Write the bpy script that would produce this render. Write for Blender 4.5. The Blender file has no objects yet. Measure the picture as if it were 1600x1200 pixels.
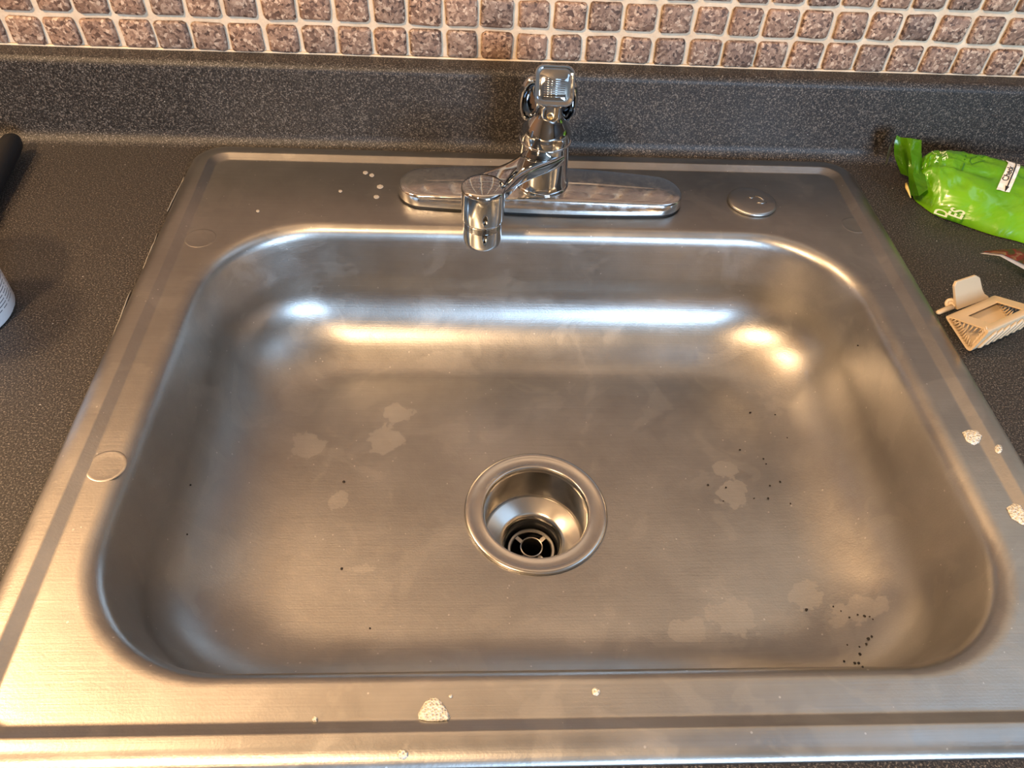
import bpy, bmesh, math, random
from mathutils import Vector, Matrix, Euler
from mathutils.bvhtree import BVHTree
from mathutils import noise as mnoise
PI = math.pi
C = bpy.context.scene.collection
scene = bpy.context.scene
random.seed(7)

# ---------------------------------------------------------------- camera
CAM = Vector((-0.0574, -0.3949, 0.4060))
ROT = Euler((0.7408, -0.0470, -0.0310), 'XYZ')
F = 1206.2
cd = bpy.data.cameras.new('camera'); cd.sensor_width = 36; cd.lens = 36 * F / 1600
cd.clip_start = 0.01; cd.clip_end = 50
cam = bpy.data.objects.new('camera', cd); C.objects.link(cam)
cam.location = CAM; cam.rotation_euler = ROT
scene.camera = cam
RM = ROT.to_matrix()

# ---------------------------------------------------------------- world, lamps, exposure
vs = scene.view_settings
vs.view_transform = 'Standard'; vs.look = 'None'; vs.gamma = 1; vs.use_curve_mapping = False
vs.exposure = 0.02
w = bpy.data.worlds.new('room'); scene.world = w; w.use_nodes = True
bg = w.node_tree.nodes['Background']
bg.inputs[0].default_value = (0.6, 0.75, 1.0, 1); bg.inputs[1].default_value = 0.10

def area(name, loc, target, sx, sy, power, col, shape='RECTANGLE', spread=180):
    l = bpy.data.lights.new(name, 'AREA'); l.shape = shape; l.size = sx; l.size_y = sy
    l.energy = power; l.color = col; l.spread = math.radians(spread)
    o = bpy.data.objects.new(name, l); C.objects.link(o); o.location = loc
    d = Vector(target) - Vector(loc); o.rotation_euler = d.to_track_quat('-Z', 'Y').to_euler()
    return o
WARM = (1.0, 0.66, 0.36); COOL = (0.50, 0.72, 1.0)
area('ceiling_lamp_light', (-0.72, -0.92, 1.30), (0, 0.1, 0), 0.17, 0.17, 30, WARM, 'DISK')
area('window_light', (1.10, -2.75, 0.75), (0.3, 0, 0.3), 1.0, 0.9, 95, COOL)
area('side_lamp_light', (-1.15, 0.05, 1.20), (0, 0, 0), 0.28, 0.28, 17.0, WARM, 'DISK')
area('added_cool_fill', (1.30, -0.20, 1.46), (1.30, -0.20, 0), 1.0, 1.0, 6, COOL)  # added overhead fill without a real fixture, cools the front right deck

# ---------------------------------------------------------------- helpers
def at(px, py, z=0.0):
    d = RM @ Vector(((px - 800) / F, -(py - 600) / F, -1.0))
    t = (z - CAM.z) / d.z
    return CAM + d * t

def link(name, me, mat=None, parent=None, smooth=False, sharp=None):
    o = bpy.data.objects.new(name, me); C.objects.link(o)
    if mat and not me.materials: me.materials.append(mat)
    if smooth:
        for p in me.polygons: p.use_smooth = True
        if sharp: me.set_sharp_from_angle(angle=math.radians(sharp))
    if parent: o.parent = parent
    return o

def obj(name, bm, mat, parent=None, smooth=False, sharp=None):
    bmesh.ops.recalc_face_normals(bm, faces=bm.faces)
    me = bpy.data.meshes.new(name); bm.to_mesh(me); bm.free()
    return link(name, me, mat, parent, smooth, sharp)

def thing(name, label, cat, loc=(0, 0, 0), rz=0, group=None):
    o = bpy.data.objects.new(name, None); C.objects.link(o)
    o.empty_display_size = 0.02
    o.location = loc; o.rotation_euler = (0, 0, rz)
    return tag(o, label, cat, group)

def tag(o, label, cat=None, group=None, kind=None):
    o['label'] = label
    if cat: o['category'] = cat
    if group: o['group'] = group
    if kind: o['kind'] = kind
    return o

def rloop(x0, x1, y0, y1, r, z, na=14, ns=10):
    """rounded rectangle, counter-clockwise, fixed vertex count"""
    r = max(r, 1e-4)
    pts = []
    cs = [((x1 - r, y0 + r), -PI / 2), ((x1 - r, y1 - r), 0), ((x0 + r, y1 - r), PI / 2), ((x0 + r, y0 + r), PI)]
    for k, (c, a0) in enumerate(cs):
        arc = [(c[0] + r * math.cos(a0 + PI / 2 * i / na), c[1] + r * math.sin(a0 + PI / 2 * i / na)) for i in range(na + 1)]
        pts += arc
        n = cs[(k + 1) % 4]; e = arc[-1]
        s = (n[0][0] + r * math.cos(n[1]), n[0][1] + r * math.sin(n[1]))
        for i in range(1, ns):
            t = i / ns; pts.append((e[0] + (s[0] - e[0]) * t, e[1] + (s[1] - e[1]) * t))
    return [Vector((p[0], p[1], z)) for p in pts]

def bridge(bm, loops, close_first=False, close_last=False, cyclic=True):
    vl = [[bm.verts.new(p) for p in l] for l in loops]
    n = len(vl[0])
    for a, b in zip(vl, vl[1:]):
        for i in range(n if cyclic else n - 1):
            j = (i + 1) % n
            bm.faces.new((a[i], a[j], b[j], b[i]))
    if close_first: bm.faces.new(list(reversed(vl[0])))
    if close_last: bm.faces.new(vl[-1])
    return vl

def lathe(prof, n=48, c=(0, 0, 0), cap0=False, cap1=False, bm=None):
    bm = bm or bmesh.new()
    loops = [[Vector((c[0] + r * math.cos(2 * PI * i / n), c[1] + r * math.sin(2 * PI * i / n), c[2] + z)) for i in range(n)] for r, z in prof]
    bridge(bm, loops, cap0, cap1)
    return bm

def box(bm, c, s, m=None, bev=0):
    r = bmesh.ops.create_cube(bm, size=1)
    vs_ = r['verts']
    for v in vs_:
        v.co = Vector((v.co.x * s[0], v.co.y * s[1], v.co.z * s[2]))
    if bev:
        es = list({e for v in vs_ for e in v.link_edges})
        rr = bmesh.ops.bevel(bm, geom=es, offset=bev, segments=2, affect='EDGES')
        vs_ = list(set(rr['verts']) | {v for v in vs_ if v.is_valid})
    for v in vs_:
        co = v.co.copy()
        if m: co = m @ co
        v.co = co + Vector(c)
    return bm

def tube(bm, pts, rads, n=10, caps=True, flat=None):
    """round tube along points; rads number or list; flat=(a,b) scale list of section"""
    pts = [Vector(p) for p in pts]
    if not isinstance(rads, (list, tuple)): rads = [rads] * len(pts)
    loops = []
    up = Vector((0, 0, 1)); prev = None
    for i, p in enumerate(pts):
        d = (pts[min(i + 1, len(pts) - 1)] - pts[max(i - 1, 0)]).normalized()
        if prev is None:
            s = d.cross(up)
            if s.length < 1e-3: s = d.cross(Vector((0, 1, 0)))
            s.normalize()
        else:
            s = (prev - d * prev.dot(d)).normalized()
        prev = s
        u = s.cross(d).normalized()
        ra = rads[i]
        a, b = (ra, ra) if not isinstance(ra, (list, tuple)) else ra
        loops.append([p + s * a * math.cos(2 * PI * k / n) + u * b * math.sin(2 * PI * k / n) for k in range(n)])
    bridge(bm, loops, caps, caps)
    return bm

# ---------------------------------------------------------------- materials
def mat(name):
    m = bpy.data.materials.new(name); m.use_nodes = True
    nt = m.node_tree; b = nt.nodes['Principled BSDF']
    return m, nt, b

def N(nt, t, **k):
    n = nt.nodes.new(t)
    for a, v in k.items():
        if a.startswith('i_'):
            key = a[2:]; key = int(key) if key.isdigit() else key.replace('_', ' ')
            n.inputs[key].default_value = v
        else: setattr(n, a, v)
    return n

def ramp(nt, src, stops, interp='LINEAR'):
    r = nt.nodes.new('ShaderNodeValToRGB'); r.color_ramp.interpolation = interp
    cr = r.color_ramp
    while len(cr.elements) < len(stops): cr.elements.new(0.5)
    for e, (p, c) in zip(cr.elements, stops):
        e.position = p; e.color = (c[0], c[1], c[2], 1) if isinstance(c, (tuple, list)) else (c, c, c, 1)
    nt.links.new(src, r.inputs[0]); return r

def mth(nt, op, a, b=None, clamp=False):
    n = nt.nodes.new('ShaderNodeMath'); n.operation = op; n.use_clamp = clamp
    for i, v in enumerate((a, b)):
        if v is None: continue
        if isinstance(v, (int, float)): n.inputs[i].default_value = v
        else: nt.links.new(v, n.inputs[i])
    return n.outputs[0]

def mix(nt, f, a, b):
    n = nt.nodes.new('ShaderNodeMix'); n.data_type = 'RGBA'
    for s, v in ((0, f), (6, a), (7, b)):
        if isinstance(v, (int, float)): n.inputs[s].default_value = v
        elif isinstance(v, (tuple, list)): n.inputs[s].default_value = (v[0], v[1], v[2], 1)
        else: nt.links.new(v, n.inputs[s])
    return n.outputs[2]

def coords(nt, scale=(1, 1, 1)):
    g = nt.nodes.new('ShaderNodeNewGeometry')
    mp = nt.nodes.new('ShaderNodeMapping'); mp.inputs['Scale'].default_value = scale
    nt.links.new(g.outputs['Position'], mp.inputs[0]); return mp.outputs[0]

def noise(nt, vec, scale, detail=2, rough=.5, dist=0):
    n = nt.nodes.new('ShaderNodeTexNoise'); n.inputs['Scale'].default_value = scale
    n.inputs['Detail'].default_value = detail; n.inputs['Roughness'].default_value = rough
    n.inputs['Distortion'].default_value = dist
    nt.links.new(vec, n.inputs['Vector']); return n.outputs['Fac']

def bump(nt, b, h, strength, dist=0.001):
    n = nt.nodes.new('ShaderNodeBump'); n.inputs['Strength'].default_value = strength
    n.inputs['Distance'].default_value = dist
    nt.links.new(h, n.inputs['Height']); nt.links.new(n.outputs[0], b.inputs['Normal'])

def blob(nt, vec, c, r, warp=.6, sx=1, sy=1):
    """soft-edged irregular patch around a point of the steel"""
    mp = nt.nodes.new('ShaderNodeMapping'); mp.vector_type = 'POINT'
    mp.inputs['Location'].default_value = (-c[0] * sx, -c[1] * sy, 0); mp.inputs['Scale'].default_value = (sx, sy, 0)
    nt.links.new(vec, mp.inputs[0])
    l = nt.nodes.new('ShaderNodeVectorMath'); l.operation = 'LENGTH'; nt.links.new(mp.outputs[0], l.inputs[0])
    nz = mth(nt, 'ADD', mth(nt, 'MULTIPLY', noise(nt, vec, 42, 2, .5), .6), mth(nt, 'MULTIPLY', noise(nt, vec, 130, 3, .6), .4))
    d = mth(nt, 'ADD', l.outputs['Value'], mth(nt, 'MULTIPLY', mth(nt, 'SUBTRACT', nz, .5), r * 2.2 * warp))
    return ramp(nt, mth(nt, 'DIVIDE', d, r), [(0, 1), (.93, 1), (1.0, 0)]).outputs[0]

def make_steel(name, bowl_side=True):
    m, nt, b = mat(name)
    pos = coords(nt)
    brush = noise(nt, coords(nt, (12, 900, 900)), 1, 2, .6)
    cloud = noise(nt, pos, 14, 4, .6)
    cloud2 = noise(nt, pos, 45, 3, .6, .6)
    fine = noise(nt, pos, 700, 2)
    col = ramp(nt, cloud, [(.3, (.37, .355, .335)), (.7, (.49, .475, .45))]).outputs[0]
    col = mix(nt, mth(nt, 'MULTIPLY', brush, .35), col, (.27, .26, .25))
    rough = mth(nt, 'ADD', mth(nt, 'MULTIPLY', cloud2, .14), .29)
    # dried water patches: pale, matte films with a crisp edge
    spots = [(at(1145, 768, -.11), .017, 1, 1.2), (at(1138, 728, -.11), .011, .9, 1), (at(600, 680, -.11), .016, 1.3, .8), (at(525, 775, -.11), .0065, 1, 1),
             (at(1150, 960, -.11), .016, 1, 1), (at(1070, 985, -.11), .014, 1, 1.2), (at(620, 640, -.11), .012, 1, 1), (at(560, 885, -.11), .008, .7, 1.5),
             (at(1330, 960, -.11), .014, .7, 1.3), (at(1260, 930, -.11), .012, 1, 1), (at(480, 690, -.11), .014, 1, 1)]
    tot = None
    for c, r, sx, sy in spots:
        k = blob(nt, pos, c, r, 1.9, sx, sy)
        tot = k if tot is None else mth(nt, 'MAXIMUM', tot, k)
    sp = nt.nodes.new('ShaderNodeSeparateXYZ'); nt.links.new(pos, sp.inputs[0])
    low = mth(nt, 'LESS_THAN', sp.outputs[2], -.07)
    tot = mth(nt, 'MULTIPLY', tot, low)
    deck = mth(nt, 'MULTIPLY', ramp(nt, noise(nt, pos, 22, 3, .6, .8), [(.56, 0), (.60, 1)]).outputs[0], .30)
    tot2 = mth(nt, 'MAXIMUM', mth(nt, 'MULTIPLY', tot, .28), mth(nt, 'MULTIPLY', deck, .35))
    col = mix(nt, tot2, col, (.66, .62, .55))
    # tiny scratches and specks
    vor = N(nt, 'ShaderNodeTexVoronoi', i_Scale=150.0); nt.links.new(pos, vor.inputs['Vector'])
    speck = mth(nt, 'MULTIPLY', mth(nt, 'LESS_THAN', vor.outputs['Distance'], .10), mth(nt, 'GREATER_THAN', cloud2, .56))
    col = mix(nt, mth(nt, 'MULTIPLY', speck, .5), col, (.85, .82, .78))
    nt.links.new(col, b.inputs['Base Color'])
    rough = mth(nt, 'ADD', rough, mth(nt, 'MULTIPLY', tot2, .25))
    nt.links.new(rough, b.inputs['Roughness'])
    b.inputs['Metallic'].default_value = 1.0
    b.inputs['Anisotropic'].default_value = 0.45
    t = N(nt, 'ShaderNodeCombineXYZ'); t.inputs[0].default_value = 1; t.inputs[1].default_value = .02
    nt.links.new(t.outputs[0], b.inputs['Tangent'])
    h = mth(nt, 'ADD', mth(nt, 'MULTIPLY', brush, .5), mth(nt, 'MULTIPLY', fine, .5))
    h = mth(nt, 'ADD', h, mth(nt, 'MULTIPLY', cloud2, 1.2))
    bump(nt, b, h, .16, .0006)
    return m
STEEL = make_steel('brushed_steel')

def simple(name, col, rough=.5, metal=0, **k):
    m, nt, b = mat(name)
    b.inputs['Base Color'].default_value = (*col, 1); b.inputs['Roughness'].default_value = rough; b.inputs['Metallic'].default_value = metal
    for a, v in k.items(): b.inputs[a.replace('_', ' ')].default_value = v
    return m, nt, b

CHROME, nt, b = simple('chrome', (.50, .52, .54), .06, 1)
r_ = ramp(nt, noise(nt, coords(nt), 90, 3, .6), [(.45, .03), (.8, .12)]); nt.links.new(r_.outputs[0], b.inputs['Roughness'])
PLATE, nt, b = simple('spotted_chrome', (.66, .65, .64), .1, 1)
r_ = ramp(nt, noise(nt, coords(nt), 130, 4, .65), [(.35, .07), (.7, .26)]); nt.links.new(r_.outputs[0], b.inputs['Roughness'])
bump(nt, b, noise(nt, coords(nt), 120, 2), .10, .001)
DSTEEL, nt, b = simple('strainer_steel', (.52, .50, .47), .24, 1)
r_ = ramp(nt, noise(nt, coords(nt), 60, 2, .5), [(.3, .20), (.7, .27)]); nt.links.new(r_.outputs[0], b.inputs['Roughness'])
RUBBER, nt, b = simple('black_rubber', (.012, .012, .013), .45)
bump(nt, b, noise(nt, coords(nt), 400, 2), .2, .0004)
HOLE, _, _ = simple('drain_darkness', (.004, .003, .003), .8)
AMBER, _, _ = simple('screw_brass', (.8, .5, .2), .25, 1)

# laminate
LAM, nt, b = mat('speckled_laminate')
pos = coords(nt)
n1 = noise(nt, pos, 820, 3, .75)
n2 = noise(nt, pos, 1400, 2, .6)
n3 = noise(nt, pos, 9, 3, .5)
c = ramp(nt, n1, [(.34, (.004, .0035, .003)), (.46, (.015, .0125, .011)), (.56, (.050, .042, .036)), (.66, (.27, .235, .20))]).outputs[0]
c = mix(nt, mth(nt, 'MULTIPLY', mth(nt, 'GREATER_THAN', n2, .66), .45), c, (.16, .145, .13))
c = mix(nt, mth(nt, 'MULTIPLY', n3, .25), c, (.03, .028, .028))
vor = N(nt, 'ShaderNodeTexVoronoi', i_Scale=70.0); nt.links.new(pos, vor.inputs['Vector'])
c = mix(nt, mth(nt, 'MULTIPLY', mth(nt, 'LESS_THAN', vor.outputs['Distance'], .035), .55), c, (.75, .72, .68))
nt.links.new(c, b.inputs['Base Color'])
b.inputs['Roughness'].default_value = .45
b.inputs['Specular IOR Level'].default_value = .35
bump(nt, b, n1, .35, .0006)

# grout
GROUT, nt, b = mat('cream_grout')
pos = coords(nt)
c = ramp(nt, noise(nt, pos, 60, 4, .7), [(.3, (.66, .50, .34)), (.7, (.84, .69, .50))]).outputs[0]
nt.links.new(c, b.inputs['Base Color']); b.inputs['Roughness'].default_value = .9
bump(nt, b, noise(nt, pos, 320, 3), .5, .0012)

# stone tile
STONE, nt, b = mat('granular_brown_stone')
oi = N(nt, 'ShaderNodeObjectInfo')
pos = coords(nt)
v1 = N(nt, 'ShaderNodeTexVoronoi', i_Scale=400.0, i_Randomness=1.0)
nzv = N(nt, 'ShaderNodeTexNoise', i_Scale=160.0); nt.links.new(pos, nzv.inputs['Vector'])
vm = N(nt, 'ShaderNodeVectorMath', operation='MULTIPLY_ADD'); vm.inputs[1].default_value = (.006, .006, .006)
nt.links.new(nzv.outputs['Color'], vm.inputs[0]); nt.links.new(pos, vm.inputs[2]); nt.links.new(vm.outputs[0], v1.inputs['Vector'])
bw = N(nt, 'ShaderNodeSeparateColor'); nt.links.new(v1.outputs['Color'], bw.inputs[0])
grain = ramp(nt, bw.outputs[0], [(.0, (.06, .036, .028)), (.12, (.13, .08, .06)), (.28, (.21, .14, .108)), (.6, (.29, .20, .155)), (.85, (.39, .29, .23)), (.98, (.56, .46, .38))]).outputs[0]
fine = noise(nt, pos, 500, 3, .7)
grain = mix(nt, mth(nt, 'MULTIPLY', mth(nt, 'LESS_THAN', fine, .40), .6), grain, (.06, .04, .035))
big = noise(nt, pos, 70, 2, .6)
grain = mix(nt, mth(nt, 'MULTIPLY', ramp(nt, big, [(.55, 0), (.7, 1)]).outputs[0], .35), grain, (.13, .085, .075))
tint = ramp(nt, oi.outputs['Random'], [(0, (.78, .74, .70)), (.4, (1.0, .93, .84)), (.7, (1.08, .94, .80)), (1, (1.18, 1.08, .96))]).outputs[0]
mm = N(nt, 'ShaderNodeMix', data_type='RGBA', blend_type='MULTIPLY'); mm.inputs[0].default_value = 1
nt.links.new(grain, mm.inputs[6]); nt.links.new(tint, mm.inputs[7])
nt.links.new(mm.outputs[2], b.inputs['Base Color']); b.inputs['Roughness'].default_value = .62
bump(nt, b, mth(nt, 'ADD', mth(nt, 'MULTIPLY', fine, .6), bw.outputs[0]), .35, .0008)

PAINT, nt, b = simple('wall_paint', (.42, .36, .29), .8)
bump(nt, b, noise(nt, coords(nt), 150, 3), .15, .001)

DARKP, nt, b = simple('dark_brown_paint', (.035, .027, .022), .7)
# ---------------------------------------------------------------- the setting: back wall with stone mosaic
YW = 0.3114; ZT = 0.0800
bm = bmesh.new()
box(bm, (0, YW + .025 + .0025, .30), (3.80, .05, 2.40))
wall = obj('wall_back', bm, GROUT); wall['kind'] = 'structure'
wall['label'] = 'kitchen wall of small brown stone mosaic in cream grout behind the sink'
RX0, RX1, RY0, RZ0, RZ1 = -1.9, 1.90, -2.9, -.90, 1.50
def slab(name, c, sz, m, label):
    bm = bmesh.new(); box(bm, c, sz)
    o = obj(name, bm, m); o['kind'] = 'structure'; o['label'] = label
slab('wall_left', (RX0 - .03, -1.27, .3), (.06, 3.36, 2.4), simple('ochre_paint', (.48, .25, .11), .6)[0], 'ochre side wall out of view')
slab('wall_right', (RX1 + .03, -1.27, .3), (.06, 3.36, 2.4), DARKP, 'dark brown side wall out of view')
slab('wall_front', ((RX0 + RX1) / 2, RY0 - .03, .3), (RX1 - RX0, .06, 2.4), PAINT, 'painted wall behind the camera out of view')
slab('ceiling', ((RX0 + RX1) / 2, -1.27, RZ1 + .03), (RX1 - RX0, 3.36, .06), PAINT, 'cream ceiling out of view')
slab('floor', ((RX0 + RX1) / 2, -1.27, RZ0 - .03), (RX1 - RX0, 3.36, .06), DARKP, 'dark brown floor out of view')
PX, PZ = .0322, .0290
X0 = .0458

def tile_mesh(seed):
    rnd = random.Random(seed)
    bm = bmesh.new()
    hw, hh = .0139 + rnd.uniform(-.0006, .0005), .0119 + rnd.uniform(-.0005, .0004)
    r = rnd.uniform(.0026, .0038)
    lo = []
    wob = [rnd.uniform(-.0004, .0004) for _ in range(40)]
    for ins, d in ((0, .000), (0, .0022), (.0008, .0034), (.0026, .0040)):
        l = rloop(-hw + ins, hw - ins, -hh + ins, hh - ins, max(r - ins * .5, .0012), 0, 3, 2)
        lo.append([Vector((p.x + wob[i % 40], -d, p.y + wob[(i * 3) % 40])) for i, p in enumerate(l)])
    bridge(bm, lo, False, True)
    bmesh.ops.recalc_face_normals(bm, faces=bm.faces)
    me = bpy.data.meshes.new('tile'); bm.to_mesh(me); bm.free(); me.materials.append(STONE)
    for p in me.polygons: p.use_smooth = True
    me.set_sharp_from_angle(angle=math.radians(50))
    return me
tms = [tile_mesh(i) for i in range(9)]
for row in range(3):
    for k in range(-16, 15):
        o = bpy.data.objects.new('tile', random.choice(tms)); C.objects.link(o); o.parent = wall
        o.location = (X0 + (k + .5) * PX + random.uniform(-.0007, .0007), YW + .0022 + random.uniform(-.0006, .0004), ZT + .0124 + row * PZ + random.uniform(-.0005, .0005))
        o.rotation_euler = (0, random.uniform(-.035, .035), 0)
# the rows above and beside the ones in view, joined
vs3, fs3 = [], []
for row in range(0, 17):
    for k in range(-26, 27):
        if row < 3 and -16 <= k < 15: continue
        me = tms[(row * 5 + k * 3) % 9]; off = len(vs3)
        cx, cz = X0 + (k + .5) * PX, ZT + .0124 + row * PZ
        vs3 += [(v.co.x + cx, v.co.y + YW + .0022, v.co.z + cz) for v in me.vertices]
        fs3 += [[off + i for i in p.vertices] for p in me.polygons]
me = bpy.data.meshes.new('upper_tiles'); me.from_pydata(vs3, [], fs3)
o = link('upper_tiles', me, STONE, wall); o['kind'] = 'stuff'

# ---------------------------------------------------------------- countertop with hole, coved backsplash
SX, SY0, SY1 = .3175, -.2795, .2795
CX0, CX1, CY0 = -1.0, 1.0, -.345
YB = .2896          # face of the upstand
counter = thing('countertop', 'dark grey speckled laminate countertop around the steel sink', 'countertop', (0, 0, 0))
bm = bmesh.new()
H = .30; hy0, hy1 = -.262, .262
outer = [(CX0, CY0), (CX1, CY0), (CX1, YB - .012), (CX0, YB - .012)]
inner = [(-H, hy0), (H, hy0), (H, hy1), (-H, hy1)]
for z, flip in ((0, 0), (-.038, 1)):
    vo = [bm.verts.new((x, y, z)) for x, y in outer]; vi = [bm.verts.new((x, y, z)) for x, y in inner]
    for i in range(4):
        j = (i + 1) % 4
        bm.faces.new((vo[i], vo[j], vi[j], vi[i]))
    if z == 0: top = (vo, vi)
for i in range(4):
    j = (i + 1) % 4
bm.verts.ensure_lookup_table()
for q in (0, 1):
    a = top[q]; b2 = [bm.verts[i + 8 + (4 if q else 0)] for i in range(4)]
    for i in range(4):
        j = (i + 1) % 4
        if q == 0 and i == 0: continue
        bm.faces.new((a[i], a[j], b2[j], b2[i]))
# rolled nose at the front
prof = [(CY0 - .010 * math.sin(t), -.010 + .010 * math.cos(t)) for t in [i * PI / 2 / 5 for i in range(6)]] + [(CY0 - .010, -.038), (CY0, -.038)]
bridge(bm, [[Vector((CX0, y, z)) for y, z in prof], [Vector((CX1, y, z)) for y, z in prof]], cyclic=False)
obj('slab', bm, LAM, counter)
# upstand: cove at the foot, rounded top edge
prof = [(YB - .012, 0.0)]
prof += [(YB - .012 + .012 * math.sin(t), .012 - .012 * math.cos(t)) for t in [i * PI / 2 / 6 for i in range(1, 7)]]
prof += [(YB, .0715)]
prof += [(YB + .0075 - .0075 * math.cos(t), .0715 + .0075 * math.sin(t)) for t in [i * PI / 2 / 6 for i in range(1, 7)]]
prof += [(YW + .0018, .0792), (YW + .0018, -.038), (YB - .012, -.038)]
bm = bmesh.new()
bridge(bm, [[Vector((CX0, y, z)) for y, z in prof], [Vector((CX1, y, z)) for y, z in prof]], True, True)
o = obj('backsplash', bm, LAM, counter, True, 40)
# bead of grout where tiles meet the upstand
bm = bmesh.new()
tube(bm, [(x / 20, YW + .0005 + .0006 * math.sin(x * 7.3), .0792) for x in range(-19, 20)], .0013, 6)
obj('grout_bead', bm, GROUT, counter, True)

# ---------------------------------------------------------------- the sink
BX0, BX1, BY0, BY1, BR = -.2805, .2770, -.2375, .1625, .090
DX, DY = -.0031, -.0550
FZ = -.1115; DZ = -.1170
def outer_l(i, z, r=.030): return rloop(-SX + i, SX - i, SY0 + i, SY1 - i, max(r - i, .010), z)
def bowl_l(i, z): return rloop(BX0 + i, BX1 - i, BY0 + i, BY1 - i, max(BR - .42 * i, .02), z)
L = [outer_l(.0004, .0002), outer_l(0, .0008), outer_l(.0008, .0020), outer_l(.0028, .0034), outer_l(.0052, .0045),
     outer_l(.0080, .0052), outer_l(.0105, .0056), outer_l(.0155, .0056), outer_l(.0164, .0055, .033), outer_l(.0170, .0052, .033), outer_l(.0226, .0018, .036), outer_l(.0233, .0015, .037), outer_l(.0242, .0014, .037), outer_l(.0255, .0014, .037)]
L += [bowl_l(-.0015, .0014), bowl_l(.0005, .0013), bowl_l(.0030, .0007), bowl_l(.0055, -.0008), bowl_l(.0078, -.0032), bowl_l(.0094, -.0065), bowl_l(.0104, -.0105)]
# drafted wall, wide fillet
for t in (.2, .4, .6, .8, 1.0): L.append(bowl_l(.0104 + .0064 * t, -.0105 - .0375 * t))
A_, B_ = .066, .0640
i0, z0 = .0168, -.0480
for k in range(1, 15):
    a = PI / 2 * k / 14
    L.append(bowl_l(i0 + A_ * (1 - math.cos(a)), z0 - B_ * math.sin(a) - .001 * k / 14))
iend = i0 + A_; zend = z0 - B_ - .001
base = bowl_l(iend, zend)
circ = []
for p in base:
    a = math.atan2(p.y - DY, p.x - DX); circ.append(Vector((DX + .0500 * math.cos(a), DY + .0500 * math.sin(a), DZ)))
for t in (.12, .3, .5, .7, .85, .95, 1.0):
    L.append([Vector((b.x + (c_.x - b.x) * t, b.y + (c_.y - b.y) * t, zend + (DZ - zend) * t)) for b, c_ in zip(base, circ)])
sink = thing('kitchen_sink', 'brushed stainless steel drop-in sink with one wide rounded bowl', 'sink')
bm = bmesh.new(); bridge(bm, L)
basin = obj('basin', bm, STEEL, sink, True)
# outward normals must face up
if basin.data.polygons[len(basin.data.polygons) // 2].normal.z < 0: basin.data.flip_normals()
BV = BVHTree.FromPolygons([v.co.copy() for v in basin.data.vertices], [list(p.vertices) for p in basin.data.polygons])
def hit(px, py):
    d = (RM @ Vector(((px - 800) / F, -(py - 600) / F, -1.0))).normalized()
    h = BV.ray_cast(CAM, d)
    return (h[0], h[1] if h[1].z > 0 else -h[1]) if h[0] is not None else (at(px, py, 0), Vector((0, 0, 1)))
# strainer
cz = DZ
fl = lathe([(.0500, -.0012), (.0566, .0004), (.0572, .0014), (.0562, .0026), (.0540, .0030), (.0520, .0024), (.0500, .0020), (.0445, .0016), (.0432, .0020), (.0424, .0014), (.0414, -.0010), (.0410, -.0030)], 72, (DX, DY, cz))
flange = obj('strainer_flange', fl, DSTEEL, sink, True)
cup = lathe([(.0410, -.0030), (.0408, -.0370), (.0400, -.0385)], 72, (DX, DY, cz))
obj('strainer_cup', cup, DSTEEL, sink, True)
dish = lathe([(.0405, -.0380), (.0396, -.0366), (.0386, -.0369), (.0275, -.0425), (.0256, -.0435), (.0244, -.0455), (.0236, -.0500)], 72, (DX, DY, cz))
obj('strainer_dish', dish, DSTEEL, sink, True)
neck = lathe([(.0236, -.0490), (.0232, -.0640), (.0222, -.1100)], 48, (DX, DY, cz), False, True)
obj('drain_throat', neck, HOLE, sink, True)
gask = lathe([(.0235, -.0490), (.0228, -.0500), (.0226, -.0610), (.0234, -.0620)], 48, (DX, DY, cz))
obj('rubber_seal', gask, RUBBER, sink, True)
grid = bmesh.new()
lathe([(.0172, -.0620), (.0172, -.0590), (.0180, -.0580), (.0198, -.0580), (.0208, -.0590), (.0208, -.0620), (.0172, -.0620)], 48, (DX, DY, cz), bm=grid)
for k in range(4):
    a = PI / 4 + k * PI / 2
    box(grid, (DX + .0138 * math.cos(a), DY + .0138 * math.sin(a), cz - .0600), (.0085, .0034, .0016), Matrix.Rotation(a, 3, 'Z'))
g = obj('crossbar_ring', grid, DSTEEL, sink, True, 35)
post = lathe([(.0084, -.0720), (.0084, -.0550), (.0088, -.0542), (.0096, -.0544), (.0100, -.0556), (.0100, -.0720)], 36, (DX, DY, cz))
obj('centre_post', post, DSTEEL, sink, True, 40)
# thin broken line of pale sealant along the left rim
SEAL = simple('sealant', (.30, .28, .25), .5)[0]
for a, b2 in (((289, 277), (262, 330)), ((247, 365), (225, 420)), ((150, 588), (141, 610)), ((205, 455), (170, 545))):
    p, q = at(*a, .0008), at(*b2, .0008)
    n = 8; bm = bmesh.new()
    tube(bm, [p.lerp(q, i / n) + Vector((random.uniform(-.0003, .0003) - .0006, 0, 0)) for i in range(n + 1)], [random.uniform(.0003, .0006) for _ in range(n + 1)], 5)
    o = obj('sealant_line', bm, SEAL, sink, True)
    o['label'] = 'thin broken white sealant line on the left rim'
# shallow round dimples pressed into the deck by the hold-down clips
def dimple(px, py, r):
    c_ = at(px, py, .0014)
    bm = lathe([(r * 1.03, -.0001), (r, .00008), (r * .95, .00022), (r * .87, .00012), (r * .5, .00010), (0.0005, .0001)], 32, (c_.x, c_.y, .0014), False, True)
    o = obj('clip_dimple', bm, STEEL, sink, True)
dimple(313, 372, .0125); dimple(166, 728, .0120); dimple(1335, 352, .0115)

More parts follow.
